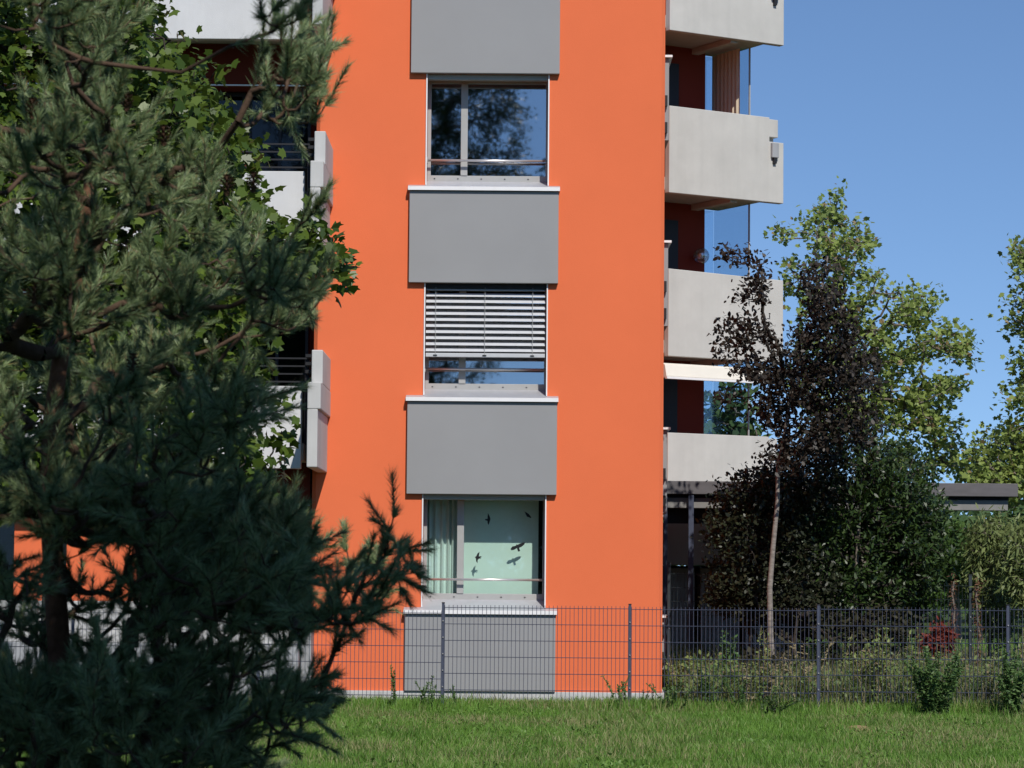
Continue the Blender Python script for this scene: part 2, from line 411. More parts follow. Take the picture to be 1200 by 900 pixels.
# bare soil patch
r = random.Random(5); n = 26; c0 = at(1006, 843, 27.6); c0.z = .0
V = [(c0.x, c0.y, G + .085)]; Fs = []
for ring, (q, z) in enumerate(((.55, .06), (1, 0))):
    for i in range(n):
        a = 2 * math.pi * i / n; rr = q * (1 + r.uniform(-.15, .15)); V.append((c0.x + .17 * rr * math.cos(a), c0.y + .45 * rr * math.sin(a), G + z + r.uniform(0, .012) * (1 - ring)))
for i in range(n):
    j = (i + 1) % n; Fs.append((0, 1 + i, 1 + j)); Fs.append((1 + i, 1 + n + i, 1 + n + j, 1 + j))
me = bpy.data.meshes.new('molehill'); me.from_pydata(V, [], Fs)
tag(link('molehill', me, mat('dry_soil', (.34, .22, .12), .95, .3, 20, .8, 60)), 'low mound of bare brown soil in the lawn at right', 'molehill')

# ================================================================== BUILDING
H = 2.761
YF = 33.33
bld = empty('apartment_building', (-.3, YF + 3, 0), 'orange apartment block with grey panels between stacked windows and concrete balconies', 'apartment block')
TOPZ = 10.9
# tower front with openings, as one grid
xl, xr = -2.60, 1.975
ox0, ox1 = -1.155, .445
RB = YF + .33
zs = [.06]; opens = []
for n in range(3):
    zs += [1.10 + n * H, 2.62 + n * H]; opens.append(len(zs) - 2)
zs.append(TOPZ)
V = []; Fs = []
def q4(*p):
    b = len(V); V.extend(p); Fs.append(tuple(range(b, b + len(p))))
ch = .05
xa = [xl + ch, ox0, ox1, xr - ch]
for i in range(len(zs) - 1):
    for j in range(3):
        if j == 1 and i in opens: continue
        q4((xa[j], YF, zs[i]), (xa[j + 1], YF, zs[i]), (xa[j + 1], YF, zs[i + 1]), (xa[j], YF, zs[i + 1]))
for i in opens:
    z0, z1 = zs[i], zs[i + 1]
    q4((ox0, YF, z0), (ox0, RB + .1, z0), (ox0, RB + .1, z1), (ox0, YF, z1))
    q4((ox1, YF, z0), (ox1, YF, z1), (ox1, RB + .1, z1), (ox1, RB + .1, z0))
    q4((ox0, YF, z1), (ox0, RB + .1, z1), (ox1, RB + .1, z1), (ox1, YF, z1))
    q4((ox0, YF, z0), (ox1, YF, z0), (ox1, RB + .1, z0), (ox0, RB + .1, z0))
side = [(xr - ch, YF), (xr, YF + ch), (2.19, 37.6), (2.4, 44), (-3.0, 44), (-2.75, 37.6), (xl, YF + ch), (xl + ch, YF)]
for a, b in zip(side[:-1], side[1:]):
    q4((*a, zs[0]), (*b, zs[0]), (*b, TOPZ), (*a, TOPZ))
q4(*[(x, y, TOPZ) for x, y in side])
me = bpy.data.meshes.new('wall'); me.from_pydata(V, [], Fs); bm = bmesh.new(); bm.from_mesh(me)
bmesh.ops.remove_doubles(bm, verts=bm.verts, dist=1e-4); bm.to_mesh(me); bm.free()
link('wall', me, M['orange'], bld)
MB().hull([(xl - .03 + 0.0, YF + .0), (xl + .04, YF - .045), (xr - .04, YF - .045), (xr + .03, YF + .0), (2.38, 43.9), (-2.9, 43.9)], -.2, .058).build('plinth', M['plinth'], bld, .006)

# rooms behind the openings
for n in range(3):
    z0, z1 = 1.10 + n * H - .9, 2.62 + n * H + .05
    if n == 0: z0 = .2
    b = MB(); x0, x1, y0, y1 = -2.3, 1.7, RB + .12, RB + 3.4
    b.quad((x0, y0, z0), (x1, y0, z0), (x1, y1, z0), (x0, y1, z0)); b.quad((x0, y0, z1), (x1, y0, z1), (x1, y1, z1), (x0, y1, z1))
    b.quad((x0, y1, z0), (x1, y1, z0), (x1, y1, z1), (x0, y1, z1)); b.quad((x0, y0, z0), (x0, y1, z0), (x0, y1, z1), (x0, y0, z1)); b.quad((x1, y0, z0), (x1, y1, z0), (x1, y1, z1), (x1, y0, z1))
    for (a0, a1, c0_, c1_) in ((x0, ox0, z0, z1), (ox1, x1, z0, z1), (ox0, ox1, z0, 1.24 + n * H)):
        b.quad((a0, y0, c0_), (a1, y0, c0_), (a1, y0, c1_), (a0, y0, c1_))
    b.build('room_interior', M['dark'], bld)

# grey panels under the sills
px0, px1 = -1.365, .585
for n in range(4):
    zt = 1.055 + n * H; zb = .062 if n == 0 else 2.612 + (n - 1) * H
    o = MB().box(px0, px1, YF - .078, YF - .002, zb, zt).build('facade_panel', M['panel'], bld, .006)
    if n == 3: break

def window(n, glassm, blind):
    z0 = 1.10 + n * H; z1 = 2.62 + n * H
    ztop = z1
    win = empty('window', (-.35, RB, z0)); win.parent = bld; win.matrix_parent_inverse = Matrix.Translation(-bld.location)
    fz = z0 + .135
    # sloping sheet sill with a turned-down front lip
    s = MB()
    yA, yB = YF - .115, RB + .0
    za, zb_ = z0 - .0, fz
    a0, a1 = -1.385, .60
    def slope(y): return za + .006 + (zb_ - za) * (y - yA) / (yB - yA)
    s.quad((ox0 + .003, yA, slope(yA)), (ox1 - .003, yA, slope(yA)), (ox1 - .003, yB, slope(yB)), (ox0 + .003, yB, slope(yB)))
    zf = slope(YF)
    for (u0, u1) in ((a0, ox0 + .003), (ox1 - .003, a1)):
        s.quad((u0, yA, slope(yA)), (u1, yA, slope(yA)), (u1, YF - .003, zf), (u0, YF - .003, zf))
    MB().box(a0, a1, yA - .006, yA - .001, slope(yA) - .047, slope(yA) + .002).build('sill_nose', M['white_metal'], win, .001)
    for u in (a0, a1):
        s.quad((u, yA, slope(yA)), (u, YF - .003, zf), (u, YF - .003, slope(yA) - .045), (u, yA, slope(yA) - .045))
    s.quad((a0, yA, slope(yA) - .045), (a1, yA, slope(yA) - .045), (a1, YF - .003, slope(yA) - .045), (a0, YF - .003, slope(yA) - .045))
    s.build('sill', M['metal'], win)
    # frame: bottom rail, side stiles, head, mullion
    fr = MB(); y0, y1 = RB + .0, RB + .07
    fr.box(ox0 + .002, ox1 - .002, y0, y1, fz, fz + .085)
    fr.box(ox0 + .002, ox0 + .05, y0, y1, fz + .085, z1 - .07); fr.box(ox1 - .03, ox1 - .002, y0, y1, fz + .085, z1 - .07)
    fr.box(ox0 + .002, ox1 - .002, y0, y1, z1 - .07, z1 - .002)
    mx0 = -.71; fr.box(mx0, mx0 + .09, y0 - .012, y1, fz + .085, z1 - .07)
    fr.build('frame', M['frame'], win, .004)
    for k in range(5):
        sc_ = MB(); x = ox0 + .09 + k * .31; sc_.box(x, x + .02, y0 - .006, y0 - .001, fz + .035, fz + .047)
        sc_.build('screw', M['black'], win)
    MB().quad((ox0 + .05, y0 + .03, fz + .085), (mx0, y0 + .03, fz + .085), (mx0, y0 + .03, z1 - .07), (ox0 + .05, y0 + .03, z1 - .07)).build('pane', glassm, win)
    MB().quad((mx0 + .09, y0 + .03, fz + .085), (ox1 - .03, y0 + .03, fz + .085), (ox1 - .03, y0 + .03, z1 - .07), (mx0 + .09, y0 + .03, z1 - .07)).build('pane', glassm, win)
    # guide rails on each jamb near the facade
    for x in (ox0 - .008, ox1 - .006):
        MB().box(x, x + .016, YF - .018, YF + .03, slope(YF) + .002, z1 - .004).build('guide_rail', M['white_metal'], win)
    # safety rail
    zr = fz + .085 + .185
    s = MB(); s.tube((ox0 + .012, YF + .23, zr), (ox1 - .012, YF + .23, zr), .016, 12); s.build('safety_rail', M['steel'], win, smooth=True)
    for x in (ox0 + .001, ox1 - .013): MB().box(x, x + .012, YF + .19, YF + .27, zr - .04, zr + .04).build('rail_bracket', M['frame'], win)
    # blind housing under the head
    MB().box(ox0 + .01, ox1 - .01, YF + .04, YF + .13, z1 - .075, z1 - .004).build('blind_box', M['frame'] if blind != 'down' else M['black'], win, .004)
    return win, fz, z1, y0

wins = [window(0, M['glass_clear'], ''), window(1, M['glass'], 'down'), window(2, M['glass'], '')]

# venetian blind, three quarters down, over the middle window
z1 = 2.62 + H
bl = empty('venetian_blind', (-.35, YF + .08, z1 - .9), 'half lowered aluminium venetian blind over the middle window', 'blind')
s = MB(); nsl = 11; top = z1 - .06; pitch = .0800
for k in range(nsl):
    zc = top - .02 - pitch * k; pts = []
    for q in range(6):
        t = q / 5; y = YF + .045 + .075 * t; z = zc + .012 * math.sin(math.pi * t) - .018 + .052 * t
        pts.append((y, z))
    for (ya, za), (yb, zb) in zip(pts[:-1], pts[1:]):
        s.quad((ox0 + .016, ya, za), (ox1 - .018, ya, za), (ox1 - .018, yb, zb), (ox0 + .016, yb, zb))
s.build('slats', M['slat'], bl)
zb = top - .02 - pitch * nsl
MB().box(ox0 + .016, ox1 - .018, YF + .045, YF + .105, zb - .012, zb + .04).build('bottom_rail', M['slat'], bl, .006)
for x in (ox0 + .14, -.37, ox1 - .19):
    MB().box(x, x + .006, YF + .038, YF + .042, zb, top).build('cord', M['frame'], bl)
    MB().box(x - .025, x + .025, YF + .036, YF + .044, zb + .004, zb + .018).build('rail_clip', M['black'], bl)

# ground-floor window: curtain, roller shade, bird silhouettes
win, fz, z1, y0 = wins[0]
cu = MB(); nn = 60; cx0, cx1 = ox0 + .03, -.63; prev = None
for i in range(nn + 1):
    t = i / nn; x = cx0 + (cx1 - cx0) * t; y = y0 + .20 + .035 * math.sin(t * 2 * math.pi * 6.5 + .6 * math.sin(t * 9)) + .01 * math.sin(t * 70)
    if prev: cu.quad((prev[0], prev[1], .6), (x, y, .6), (x, y, z1 + .03), (prev[0], prev[1], z1 + .03))
    prev = (x, y)
tag(cu.build('curtain', M['curtain'], smooth=True), 'pale pleated curtain behind the narrow left pane of the lowest window', 'curtain')
tag(MB().box(-.66, .36, y0 + .205, y0 + .208, .6, z1 + .03).build('roller_shade', M['shade']), 'plain pale green roller shade behind the wide pane with black birds', 'roller shade')

def bird(cx, cy, pts, name='bird_sticker'):
    c = at(cx, cy, y0 + .024); s_ = 1 / 90.0
    V = []
    for (x, y) in pts: V.append((c.x + x * s_, y0 + .0275, c.z - y * s_))
    V2 = [(x, y - .0012, z) for x, y, z in V]; n = len(V)
    me = bpy.data.meshes.new(name)
    me.from_pydata(V + V2, [], [tuple(range(n))[::-1], tuple(range(n, 2 * n))] + [(i, (i + 1) % n, n + (i + 1) % n, n + i) for i in range(n)])
    o = link(name, me, M['sticker'], win); return o
def k5(px, py, cx, cy, pts): return [((x - px) / 5, (y - py) / 5) for x, y in pts]
bird(450 + 608 / 5, 560 + 243 / 5, k5(608, 243, 0, 0, [(608, 205), (618, 222), (624, 240), (620, 256), (613, 277), (607, 266), (606, 252), (592, 248), (592, 241), (606, 240), (607, 225)]))
bird(450 + 845 / 5, 560 + 215 / 5, k5(845, 215, 0, 0, [(822, 197), (836, 203), (850, 213), (864, 232), (858, 236), (848, 230), (838, 228), (831, 214)]))
bird(450 + 784 / 5, 560 + 404 / 5, k5(784, 404, 0, 0, [(740, 418), (752, 402), (772, 398), (776, 389), (783, 392), (798, 384), (812, 378), (828, 378), (822, 391), (806, 404), (792, 410), (798, 428), (786, 433), (779, 412), (762, 422), (748, 425)]))
bird(450 + 550 / 5, 560 + 467 / 5, k5(550, 467, 0, 0, [(560, 433), (557, 450), (556, 460), (571, 459), (571, 466), (562, 468), (571, 474), (556, 473), (549, 482), (548, 500), (540, 490), (538, 472), (532, 466), (541, 458), (547, 443)]))

# ---------------------------------------------------------------- left balconies
YB, YW = 32.6, 33.95
xL = -9.5; xE = at(353, 500, YB).x
def part(name, m, mb, parent=bld, bevel=.008): return mb.build(name, m, parent, bevel)
for n in range(-1, 4):
    zt = 3.955 + n * H; zb = 2.90 + n * H
    if n == -1: zb = .67
    bal = empty('balcony', (-4.5, YB, zb)); bal.parent = bld; bal.matrix_parent_inverse = Matrix.Translation(-bld.location)
    for (a, b_) in ((xL, -6.02), (-6.0, xE)):
        mb = MB().box(a, b_, YB, YB + .12, zb, zt)
        mb.build('parapet', M['concw'] if n >= 0 else M['conce'], bal, .008)
    if n == -1:
        MB().box(xL, xE - .0, YB - .03, YB + .2, -.2, .667).build('base_wall', M['concg'], bal, .01)
        MB().box(xE + .002, xl - .002 + .05, YB + .3, YF + .5, -.2, 1.1).build('return_wall', M['concg'], bal, .01)
        continue
    MB().box(xL, xE + .02, YB + .122, YW, zb + .11, zb + .33).build('slab', M['soffit'], bal, .005)
    MB().box(xE + .03, -2.541, YB + .5, YF - .003, zb + .1, zt - .3).build('infill_wall', M['concg'], bal, .005)
    # end slab standing out in front of the tower
    e0, e1 = -2.535, -2.405
    MB().box(e0, e1, 31.6, YF - .003, zb - .02, zb + .70).build('end_slab', M['conce'], bal, .012)
    MB().box(e0, e1 + .035, 31.6, YF - .003, zb + .702, zt - .02).build('end_cap', M['conce'], bal, .012)
    if n < 3:
        MB().box(e0 + .02, e1 + .03, 31.95, YF - .003, zt - .017, zt + .41).build('upstand', M['conce'], bal, .012)
        rl = MB()
        for k in range(4): rl.box(-5.0, -2.60, 32.66, 32.68, zt + .05 + .1 * k, zt + .07 + .1 * k)
        for x in (-5.0, -3.8, -2.62, -2.56): rl.box(x, x + .022, 32.655, 32.685, zt + .001, zt + .40)
        for k in range(4): rl.box(-2.62, -2.55, 32.3, 32.7, zt + .045 + .1 * k, zt + .085 + .1 * k)
        rl.build('railing', M['black'], bal)

# recessed wall and windows behind the left balconies
part('recessed_wall', M['orange_recess_shade'], MB().box(-9.5, -2.66, YW + .02, YW + .3, -.2, TOPZ), bevel=0)
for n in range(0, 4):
    part('lintel_wall', M['orange_recess_shade'], MB().box(-9.5, -2.63, 33.42, YW + .01, 2.47 + n * H, 3.005 + n * H), bevel=0)
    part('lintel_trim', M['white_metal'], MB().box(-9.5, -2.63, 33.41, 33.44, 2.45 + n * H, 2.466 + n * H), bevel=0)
MB().box(-9.6, -9.3, YB + .2, 44, -.2, TOPZ).build('end_wall', M['orange'], bld)
for n in range(0, 4):
    zf0 = 3.25 + (n - 1) * H if n else .5
    for (a, b_) in ((-7.9, -6.05), (-6.0, -4.5), (-4.45, -3.6), (-3.55, -2.72)):
        if n == 3: continue
        w0 = zf0 + .02; w1 = zf0 + 1.96
        ww = empty('balcony_window', (a, YW, w0)); ww.parent = bld; ww.matrix_parent_inverse = Matrix.Translation(-bld.location)
        fr = MB()
        fr.box(a, b_, YW - .03, YW + .018, w1 - .05, w1); fr.box(a, b_, YW - .03, YW + .018, w0, w0 + .05)
        for x in (a, (a + b_) / 2 - .02, b_ - .04): fr.box(x, x + .04, YW - .03, YW + .018, w0 + .05, w1 - .05)
        fr.build('frame', M['black'], ww)  # frames coloured black to carry the shade of the recess
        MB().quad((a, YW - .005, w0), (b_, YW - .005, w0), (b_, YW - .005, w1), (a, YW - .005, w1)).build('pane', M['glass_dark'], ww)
        MB().quad((a, YW + .016, w0), (b_, YW + .016, w0), (b_, YW + .016, w1), (a, YW + .016, w1)).build('dark_backing', M['dark'], ww)  # dark sheet stands in for the unlit room behind the pane
# orange bay at ground level beneath the first left balcony
part('ground_floor_bay', M['orange'], MB().box(at(14, 700, YF).x, at(152, 700, YF).x, 33.4, YW - .04, -.2, 2.44))

# ---------------------------------------------------------------- grey panels on the flared right side of the tower
for n in range(0, 4):
    z0 = 1.6 + (671 - 600) / 80 + (n - 1) * H; z1 = z0 + 1.23
    if n == 0: z0 = .2
    MB().box(2.15, 2.285, 37.62, 39.3, z0, z1).build('side_panel', M['panel'], bld, .006)
    MB().box(2.15, 2.33, 37.55, 39.4, z1 + .002, z1 + .035).build('side_sill', M['white_metal'], bld)
    for zz in (z0 + .1, z0 + .5): MB().box(2.13, 2.26, 37.54, 37.60, zz, zz + .16).build('side_bracket', M['black'], bld)

# ---------------------------------------------------------------- right balconies, turned thirty degrees
P0 = Vector((2.61, 42.8)); U = Vector((.863, .505)); W = Vector((-.505, .863))
def uv(u, v): p = P0 + U * u + W * v; return (p.x, p.y)
def ubox(mb, u0, u1, v0, v1, z0, z1): return mb.hull([uv(u0, v0), uv(u1, v0), uv(u1, v1), uv(u0, v1)], z0, z1)
MB_ = MB
ubox(MB(), -1.2, 1.64, 1.32, 4.5, 2.6, 13.6).build('side_wall', M['orange_side_shade'], bld)
for n in range(0, 4):
    zt = 3.965 + n * H; zb = 2.49 + n * H
    bal = empty('balcony', (*uv(0, 0), zb)); bal.parent = bld; bal.matrix_parent_inverse = Matrix.Translation(-bld.location)
    pp = MB()
    prof = [(0, zb), (2.38, zb), (2.38, zt - .42), (2.08, zt - .42), (2.08, zt - .34), (2.26, zt - .34), (2.26, zt - .03), (2.08, zt - .03), (2.08, zt), (0, zt)]
    if n in (1,): prof = [(0, zb), (2.38, zb), (2.38, zt - .05), (0, zt)]
    nv = len(prof)
    pp.v = [(*uv(u, 0), z) for u, z in prof] + [(*uv(u, .13), z) for u, z in prof]
    pp.f = [tuple(range(nv)), tuple(range(nv, 2 * nv))[::-1]] + [(i, nv + i, nv + (i + 1) % nv, (i + 1) % nv) for i in range(nv)]
    pp.build('parapet', M['conc'], bal, .01)
    ubox(MB(), 2.13, 2.26, .133, 1.6, zb + .35, zt - .03).build('side_parapet', M['conc'], bal, .01)
    ubox(MB(), -.9, 2.2, .133, 1.70, zb + .06, zb + .28).build('slab', M['soffit'], bal, .006)
    ubox(MB(), 1.35, 1.5, .14, 1.60, zb - .04, zb + .057).build('slab_rib', M['soffit'], bal, .006)
    if n != 1:
        ubox(MB(), 2.10, 2.24, -.06, .001, zt - .70, zt - .44).build('drain_box', M['concg'], bal, .01)
        ubox(MB(), 2.14, 2.20, -.05, .001, zt - .80, zt - .702).build('drain_spout', M['black'], bal)
    # dark window strip and glazing
    if n < 3:
        zc = zb + H + .05
        ubox(MB(), .55, 1.06, 1.29, 1.318, zb + .3, zc - .3).build('balcony_door', M['black'], bal)
        ubox(MB(), 2.10, 2.112, .65, 1.70, zt - .05, zc).build('glass_screen', M['screen'], bal)
        ubox(MB(), 1.66, 2.098, 1.71, 1.722, zt - .05, zc).build('glass_screen', M['screen'], bal)
        ubox(MB(), 2.095, 2.117, .62, .648, zt - .05, zc).build('screen_edge', M['frame'], bal)
# awning box below the second balcony
aw = MB(); p = [(0.02, 5.15), (-.05, 5.12), (-.10, 4.93), (-.08, 4.90), (.06, 4.90), (.08, 5.15)]
u0, u1 = -.1, 1.95; nv = len(p)
aw.v = [(*uv(u0, v), z - .02) for v, z in p] + [(*uv(u1, v), z - .02) for v, z in p]
aw.f = [tuple(range(nv)), tuple(range(nv, 2 * nv))[::-1]] + [(i, nv + i, nv + (i + 1) % nv, (i + 1) % nv) for i in range(nv)]
aw.build('awning', M['cream'], bld, .008)
ubox(MB(), -.1, 1.95, -.12, -.06, 4.86, 4.895).build('awning_rail', M['white_metal'], bld)
# curtain on the top right balcony
cu = MB(); prev = None; z0, z1 = 3.965 + 2 * H - .5, 2.49 + 3 * H + .05
for i in range(71):
    t = i / 70; v = .78 + .85 * t; u = 2.0 + .012 * math.sin(t * 2 * math.pi * 7) + .006 * math.sin(t * 47)
    if prev: cu.quad((*uv(*prev), z0), (*uv(u, v), z0), (*uv(u, v), z1), (*uv(*prev), z1))
    prev = (u, v)
tag(cu.build('curtain', M['beige'], smooth=True), 'beige curtain hanging inside the glazed corner of the highest right balcony', 'curtain')
# globe lamp
lp = empty('wall_lamp', (*uv(1.5, 1.1), 7.35), 'round glass globe lamp on the shaded orange wall of a right balcony', 'wall lamp')
bm = bmesh.new(); bmesh.ops.create_uvsphere(bm, u_segments=24, v_segments=16, radius=.14); c = uv(1.42, 1.1)
bmesh.ops.translate(bm, verts=bm.verts, vec=(*c, 7.15)); me = bpy.data.meshes.new('globe'); bm.to_mesh(me); bm.free()
for p_ in me.polygons: p_.use_smooth = True
link('globe', me, glassmat('lamp_globe_glass', .25, (.75, .75, .75)), lp)
MB().tube((*uv(1.42, 1.32), 7.15), (*uv(1.42, 1.1), 7.15), .02).build('arm', M['steel'], lp)
MB().tube((*uv(1.42, 1.1), 7.10), (*uv(1.42, 1.1), 7.2), .035).build('bulb', M['white_metal'], lp)

# right ground floor: pale wall bands over a dark undercroft
MB().box(1.9, 4.9, 42.3, 44.5, 1.75, 2.45).build('ground_floor_wall', M['conc'], bld, .01)
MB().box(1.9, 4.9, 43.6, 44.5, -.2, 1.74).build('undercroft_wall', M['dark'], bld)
for k in range(3): MB().box(2.45 + k * .75, 3.1 + k * .75, 43.3, 43.55, .2, 1.7).build('locker', M['frame'], bld, .01)

# ================================================================== CANOPY
cp = empty('carport', (5, 40, 0), 'long flat grey canopy roof on steel posts behind the shrubs', 'canopy')
zt = 1.6 + (671 - 562) * 39 / F
MB().box(at(778, 600, 39).x, at(1193, 600, 39).x, 39, 42, zt - .20, zt).build('roof', M['canopy'], cp, .008)
MB().box(at(778, 600, 39).x + .05, at(1186, 600, 39).x, 39.25, 41.7, zt - .25, zt - .203).build('soffit_board', M['black'], cp)
MB().box(at(778, 600, 39).x + .05, 4.4, 39.5, 39.56, zt - .64, zt - .252).build('dark_board', M['black'], cp)  # added black board for the dark soffit band, covers the sunlit parapet foot
MB().box(at(778, 600, 39).x + .05, at(1183, 600, 39).x, 39.12, 39.3, zt - .41, zt - .253).build('beam', M['canopy2'], cp, .008)
for x in (809, 940, 1075):
    X = at(x, 600, 39.2).x; MB().box(X - .04, X + .04, 39.02, 39.10, G, zt - .203).build('post', M['fence'], cp, .004)
    MB().box(X - .10, X + .10, 38.98, 39.14, G, G + .02).build('foot_plate', M['fence'], cp)
X = at(778, 600, 39).x
MB().box(X, X + .06, 39.05, 39.11, G, zt - .21).build('post', M['fence'], cp, .004)

# ================================================================== FENCES
def fence(name, label, xs, Y, ztops, m, dz=.2, dv=.05, wr=.0035, post=.032, extra=.03):
    root = empty(name, (xs[0], Y, 0), label, 'wire fence')
    for i, x in enumerate(xs):
        zt = max(ztops[min(i, len(ztops) - 1)], ztops[max(i - 1, 0)]) + extra
        p = MB().box(x - post / 2 , x + post / 2, Y - .02, Y + .03, G, zt).build('post', m, root, .003)
        c = MB().box(x - post / 2 - .003, x + post / 2 + .003, Y - .024, Y + .034, zt, zt + .012).build('post_cap', M['black'], p)
        for k in range(5):
            b = MB(); b.box(x - .007, x + .007, Y - .034, Y - .0205, .2 + .2 * k, .214 + .2 * k)
            b.build('bolt', M['steel'], p)
    for i in range(len(xs) - 1):
        a, b_ = xs[i] + .02, xs[i + 1] - .02; z1 = ztops[i]; mb = MB()
        n = int((b_ - a) / dv)
        for k in range(n + 1):
            x = a + (b_ - a) * k / n; mb.tube((x, Y - .028, .06), (x, Y - .028, z1 + .012), wr, 4)
        z = z1 - .02
        while z > .04:
            mb.tube((a, Y - .036, z), (b_, Y - .036, z), wr * 1.25, 4); mb.tube((a, Y - .020, z), (b_, Y - .020, z), wr * 1.25, 4); z -= dz
        mb.build('mesh_panel', m, root)
    return root
YFN = 31.3
xs = [at(x, 760, YFN).x for x in (-350, -130, 85, 303, 519, 738, 959, 1181, 1400)]
fence('wire_fence', 'low anthracite double wire mesh fence across the front of the lawn edge', xs, YFN, [1.05, 1.07, 1.09, 1.12, 1.19, 1.185, 1.205, 1.22], M['fence'])
xs = [at(x, 700, 37.5).x for x in (784, 900, 1018, 1137, 1256, 1375)]
fence('wire_fence', 'taller dark mesh fence standing back among the shrubs', xs, 37.5, [1.62, 1.55, 1.48, 1.45, 1.45], M['fence_dk'], extra=.14, post=.05, wr=.003)

# ================================================================== TREES
def vpath(pts, Y, wob=0, seed=1):
    r = random.Random(seed); out = []
    for x, y, *d in pts:
        p = at(x, y, Y + (d[0] if d else 0)); out.append((p.x, p.y, p.z))
    out[0] = (out[0][0], out[0][1], G)
    return out

# --- foreground pine
YP = 8.0
r = np.random.default_rng(11)
base = at(82, 1250, YP)
ppath = vpath([(84, 1270), (82, 1100), (78, 950), (72, 800), (64, 680), (58, 590), (60, 500), (72, 410), (88, 330), (100, 250), (108, 190), (113, 130), (115, 60), (117, 0), (119, -70)], YP)
poly_main = [(-120, 100), (-60, -60), (60, -60), (135, -60), (165, 10), (160, 90), (235, 150), (300, 90), (318, 20), (345, 10), (380, 60), (378, 115), (340, 160), (330, 215), (372, 250), (345, 290), (300, 300),
             (345, 350), (368, 372), (330, 410), (300, 470), (255, 530), (340, 600), (420, 640), (455, 605), (478, 660), (440, 690), (400, 720), (395, 760), (350, 735), (300, 725), (295, 790), (375, 800), (345, 850), (270, 830), (300, 900), (230, 960), (-120, 980)]
holes = [(328, 768, 38, 36), (270, 805, 26, 14), (325, 232, 20, 18), (318, 510, 44, 46), (385, 640, 14, 14), (8, 60, 34, 100), (5, 220, 22, 50), (190, 120, 26, 40), (285, 250, 26, 26), (150, 300, 16, 30), (20, 400, 22, 20), (250, 345, 30, 16), (85, 668, 32, 28), (128, 745, 26, 42), (60, 645, 18, 20), (150, 660, 14, 22), (250, 135, 60, 45), (210, 60, 50, 60), (255, 560, 30, 16), (112, 500, 20, 22), (210, 500, 22, 15), (205, 700, 30, 12), (240, 745, 36, 22), (310, 560, 40, 22),
         (240, 30, 70, 40), (45, 60, 20, 30), (275, 320, 22, 20), (150, 160, 14, 14), (235, 330, 16, 18), (265, 410, 20, 14), (330, 500, 40, 30), (20, 760, 22, 16), (260, 690, 20, 10)]
holes = [(a, b, c + (8 if b < 420 or (640 < b < 750 and a < 160) else -4), d + (8 if b < 420 or (640 < b < 750 and a < 160) else -4)) for a, b, c, d in holes]
cl = tips_poly(poly_main, 215, YP, 1.1, holes, 3)
rc = random.Random(33); tips = []
for c in cl:
    for k in range(rc.choice((5, 6, 7, 8)) + (2 if c[2] < 2.4 else 0)):
        tips.append((c[0] + rc.gauss(0, .048), c[1] + rc.gauss(0, .06), c[2] + rc.gauss(0, .045)))
tips += tips_poly([(-100, 790), (120, 770), (250, 800), (270, 900), (200, 960), (-100, 960)], 330, YP, 1.0, [(300, 900, 60, 30), (215, 905, 24, 16), (140, 870, 18, 12)], 14)
tips += tips_poly([(40, 560), (340, 600), (380, 640), (330, 715), (200, 700), (150, 640), (20, 600)], 360, YP, .9, holes, 4)
tips += tips_poly([(150, 700), (380, 720), (300, 800), (380, 810), (340, 850), (260, 830), (160, 800)], 70, YP, .7, holes, 24)
tips += [tuple(at(x, y, YP + d)) for x, y, d in [(345, 12, -.2), (352, 40, -.1), (330, 30, -.2), (382, 60, .1), (376, 110, 0), (386, 118, .1), (360, 85, 0), (366, 248, 0), (352, 262, .1), (372, 240, -.1), (366, 368, .1), (352, 378, 0),
         (430, 662, -.1), (445, 655, 0), (455, 668, .1), (465, 675, 0), (488, 672, -.1), (470, 690, 0), (410, 665, .1), (395, 700, .1), (478, 662, -.1), (472, 645, 0), (462, 602, -.1), (456, 622, -.1), (452, 650, 0), (486, 668, 0), (440, 668, -.2), (400, 745, 0), (392, 762, .1), (408, 720, 0), (376, 800, .1), (368, 830, 0), (352, 855, .1), (330, 872, 0), (420, 690, .1),
         (115, -20, 0), (116, 20, 0), (114, 50, 0), (117, 80, .02), (112, 105, 0), (100, 60, .1), (130, 40, -.1)]]
arr, par, w_, isT, tp = grow(ppath, tips, r, 1.1, .03, 4, .12, 3)
pine = empty('pine_tree', tuple(ppath[0]), 'large blue green pine filling the left foreground, nearest tree', 'pine tree')
rad = .0026 * np.maximum(w_, 1) ** .48
nT = int(isT.sum()); rad[:nT] = np.linspace(.046, .005, nT)
rad[nT:] = np.minimum(rad[nT:], np.maximum(rad[par[nT:]] * .8, .0028))
chn = np.arange(1, len(arr)); tr = chn[isT[1:]]; br = chn[~isT[1:]]
V, Fc = tubes_np(arr[par[tr]], arr[tr], rad[par[tr]], rad[tr], 10); np_mesh('trunk', V, [Fc], M['bark_pine'], pine, True)
V, Fc = tubes_np(arr[par[br]], arr[br], np.minimum(rad[par[br]], rad[br] * 1.5), rad[br], 6); np_mesh('limbs', V, [Fc], M['twig_pine'], pine, True)
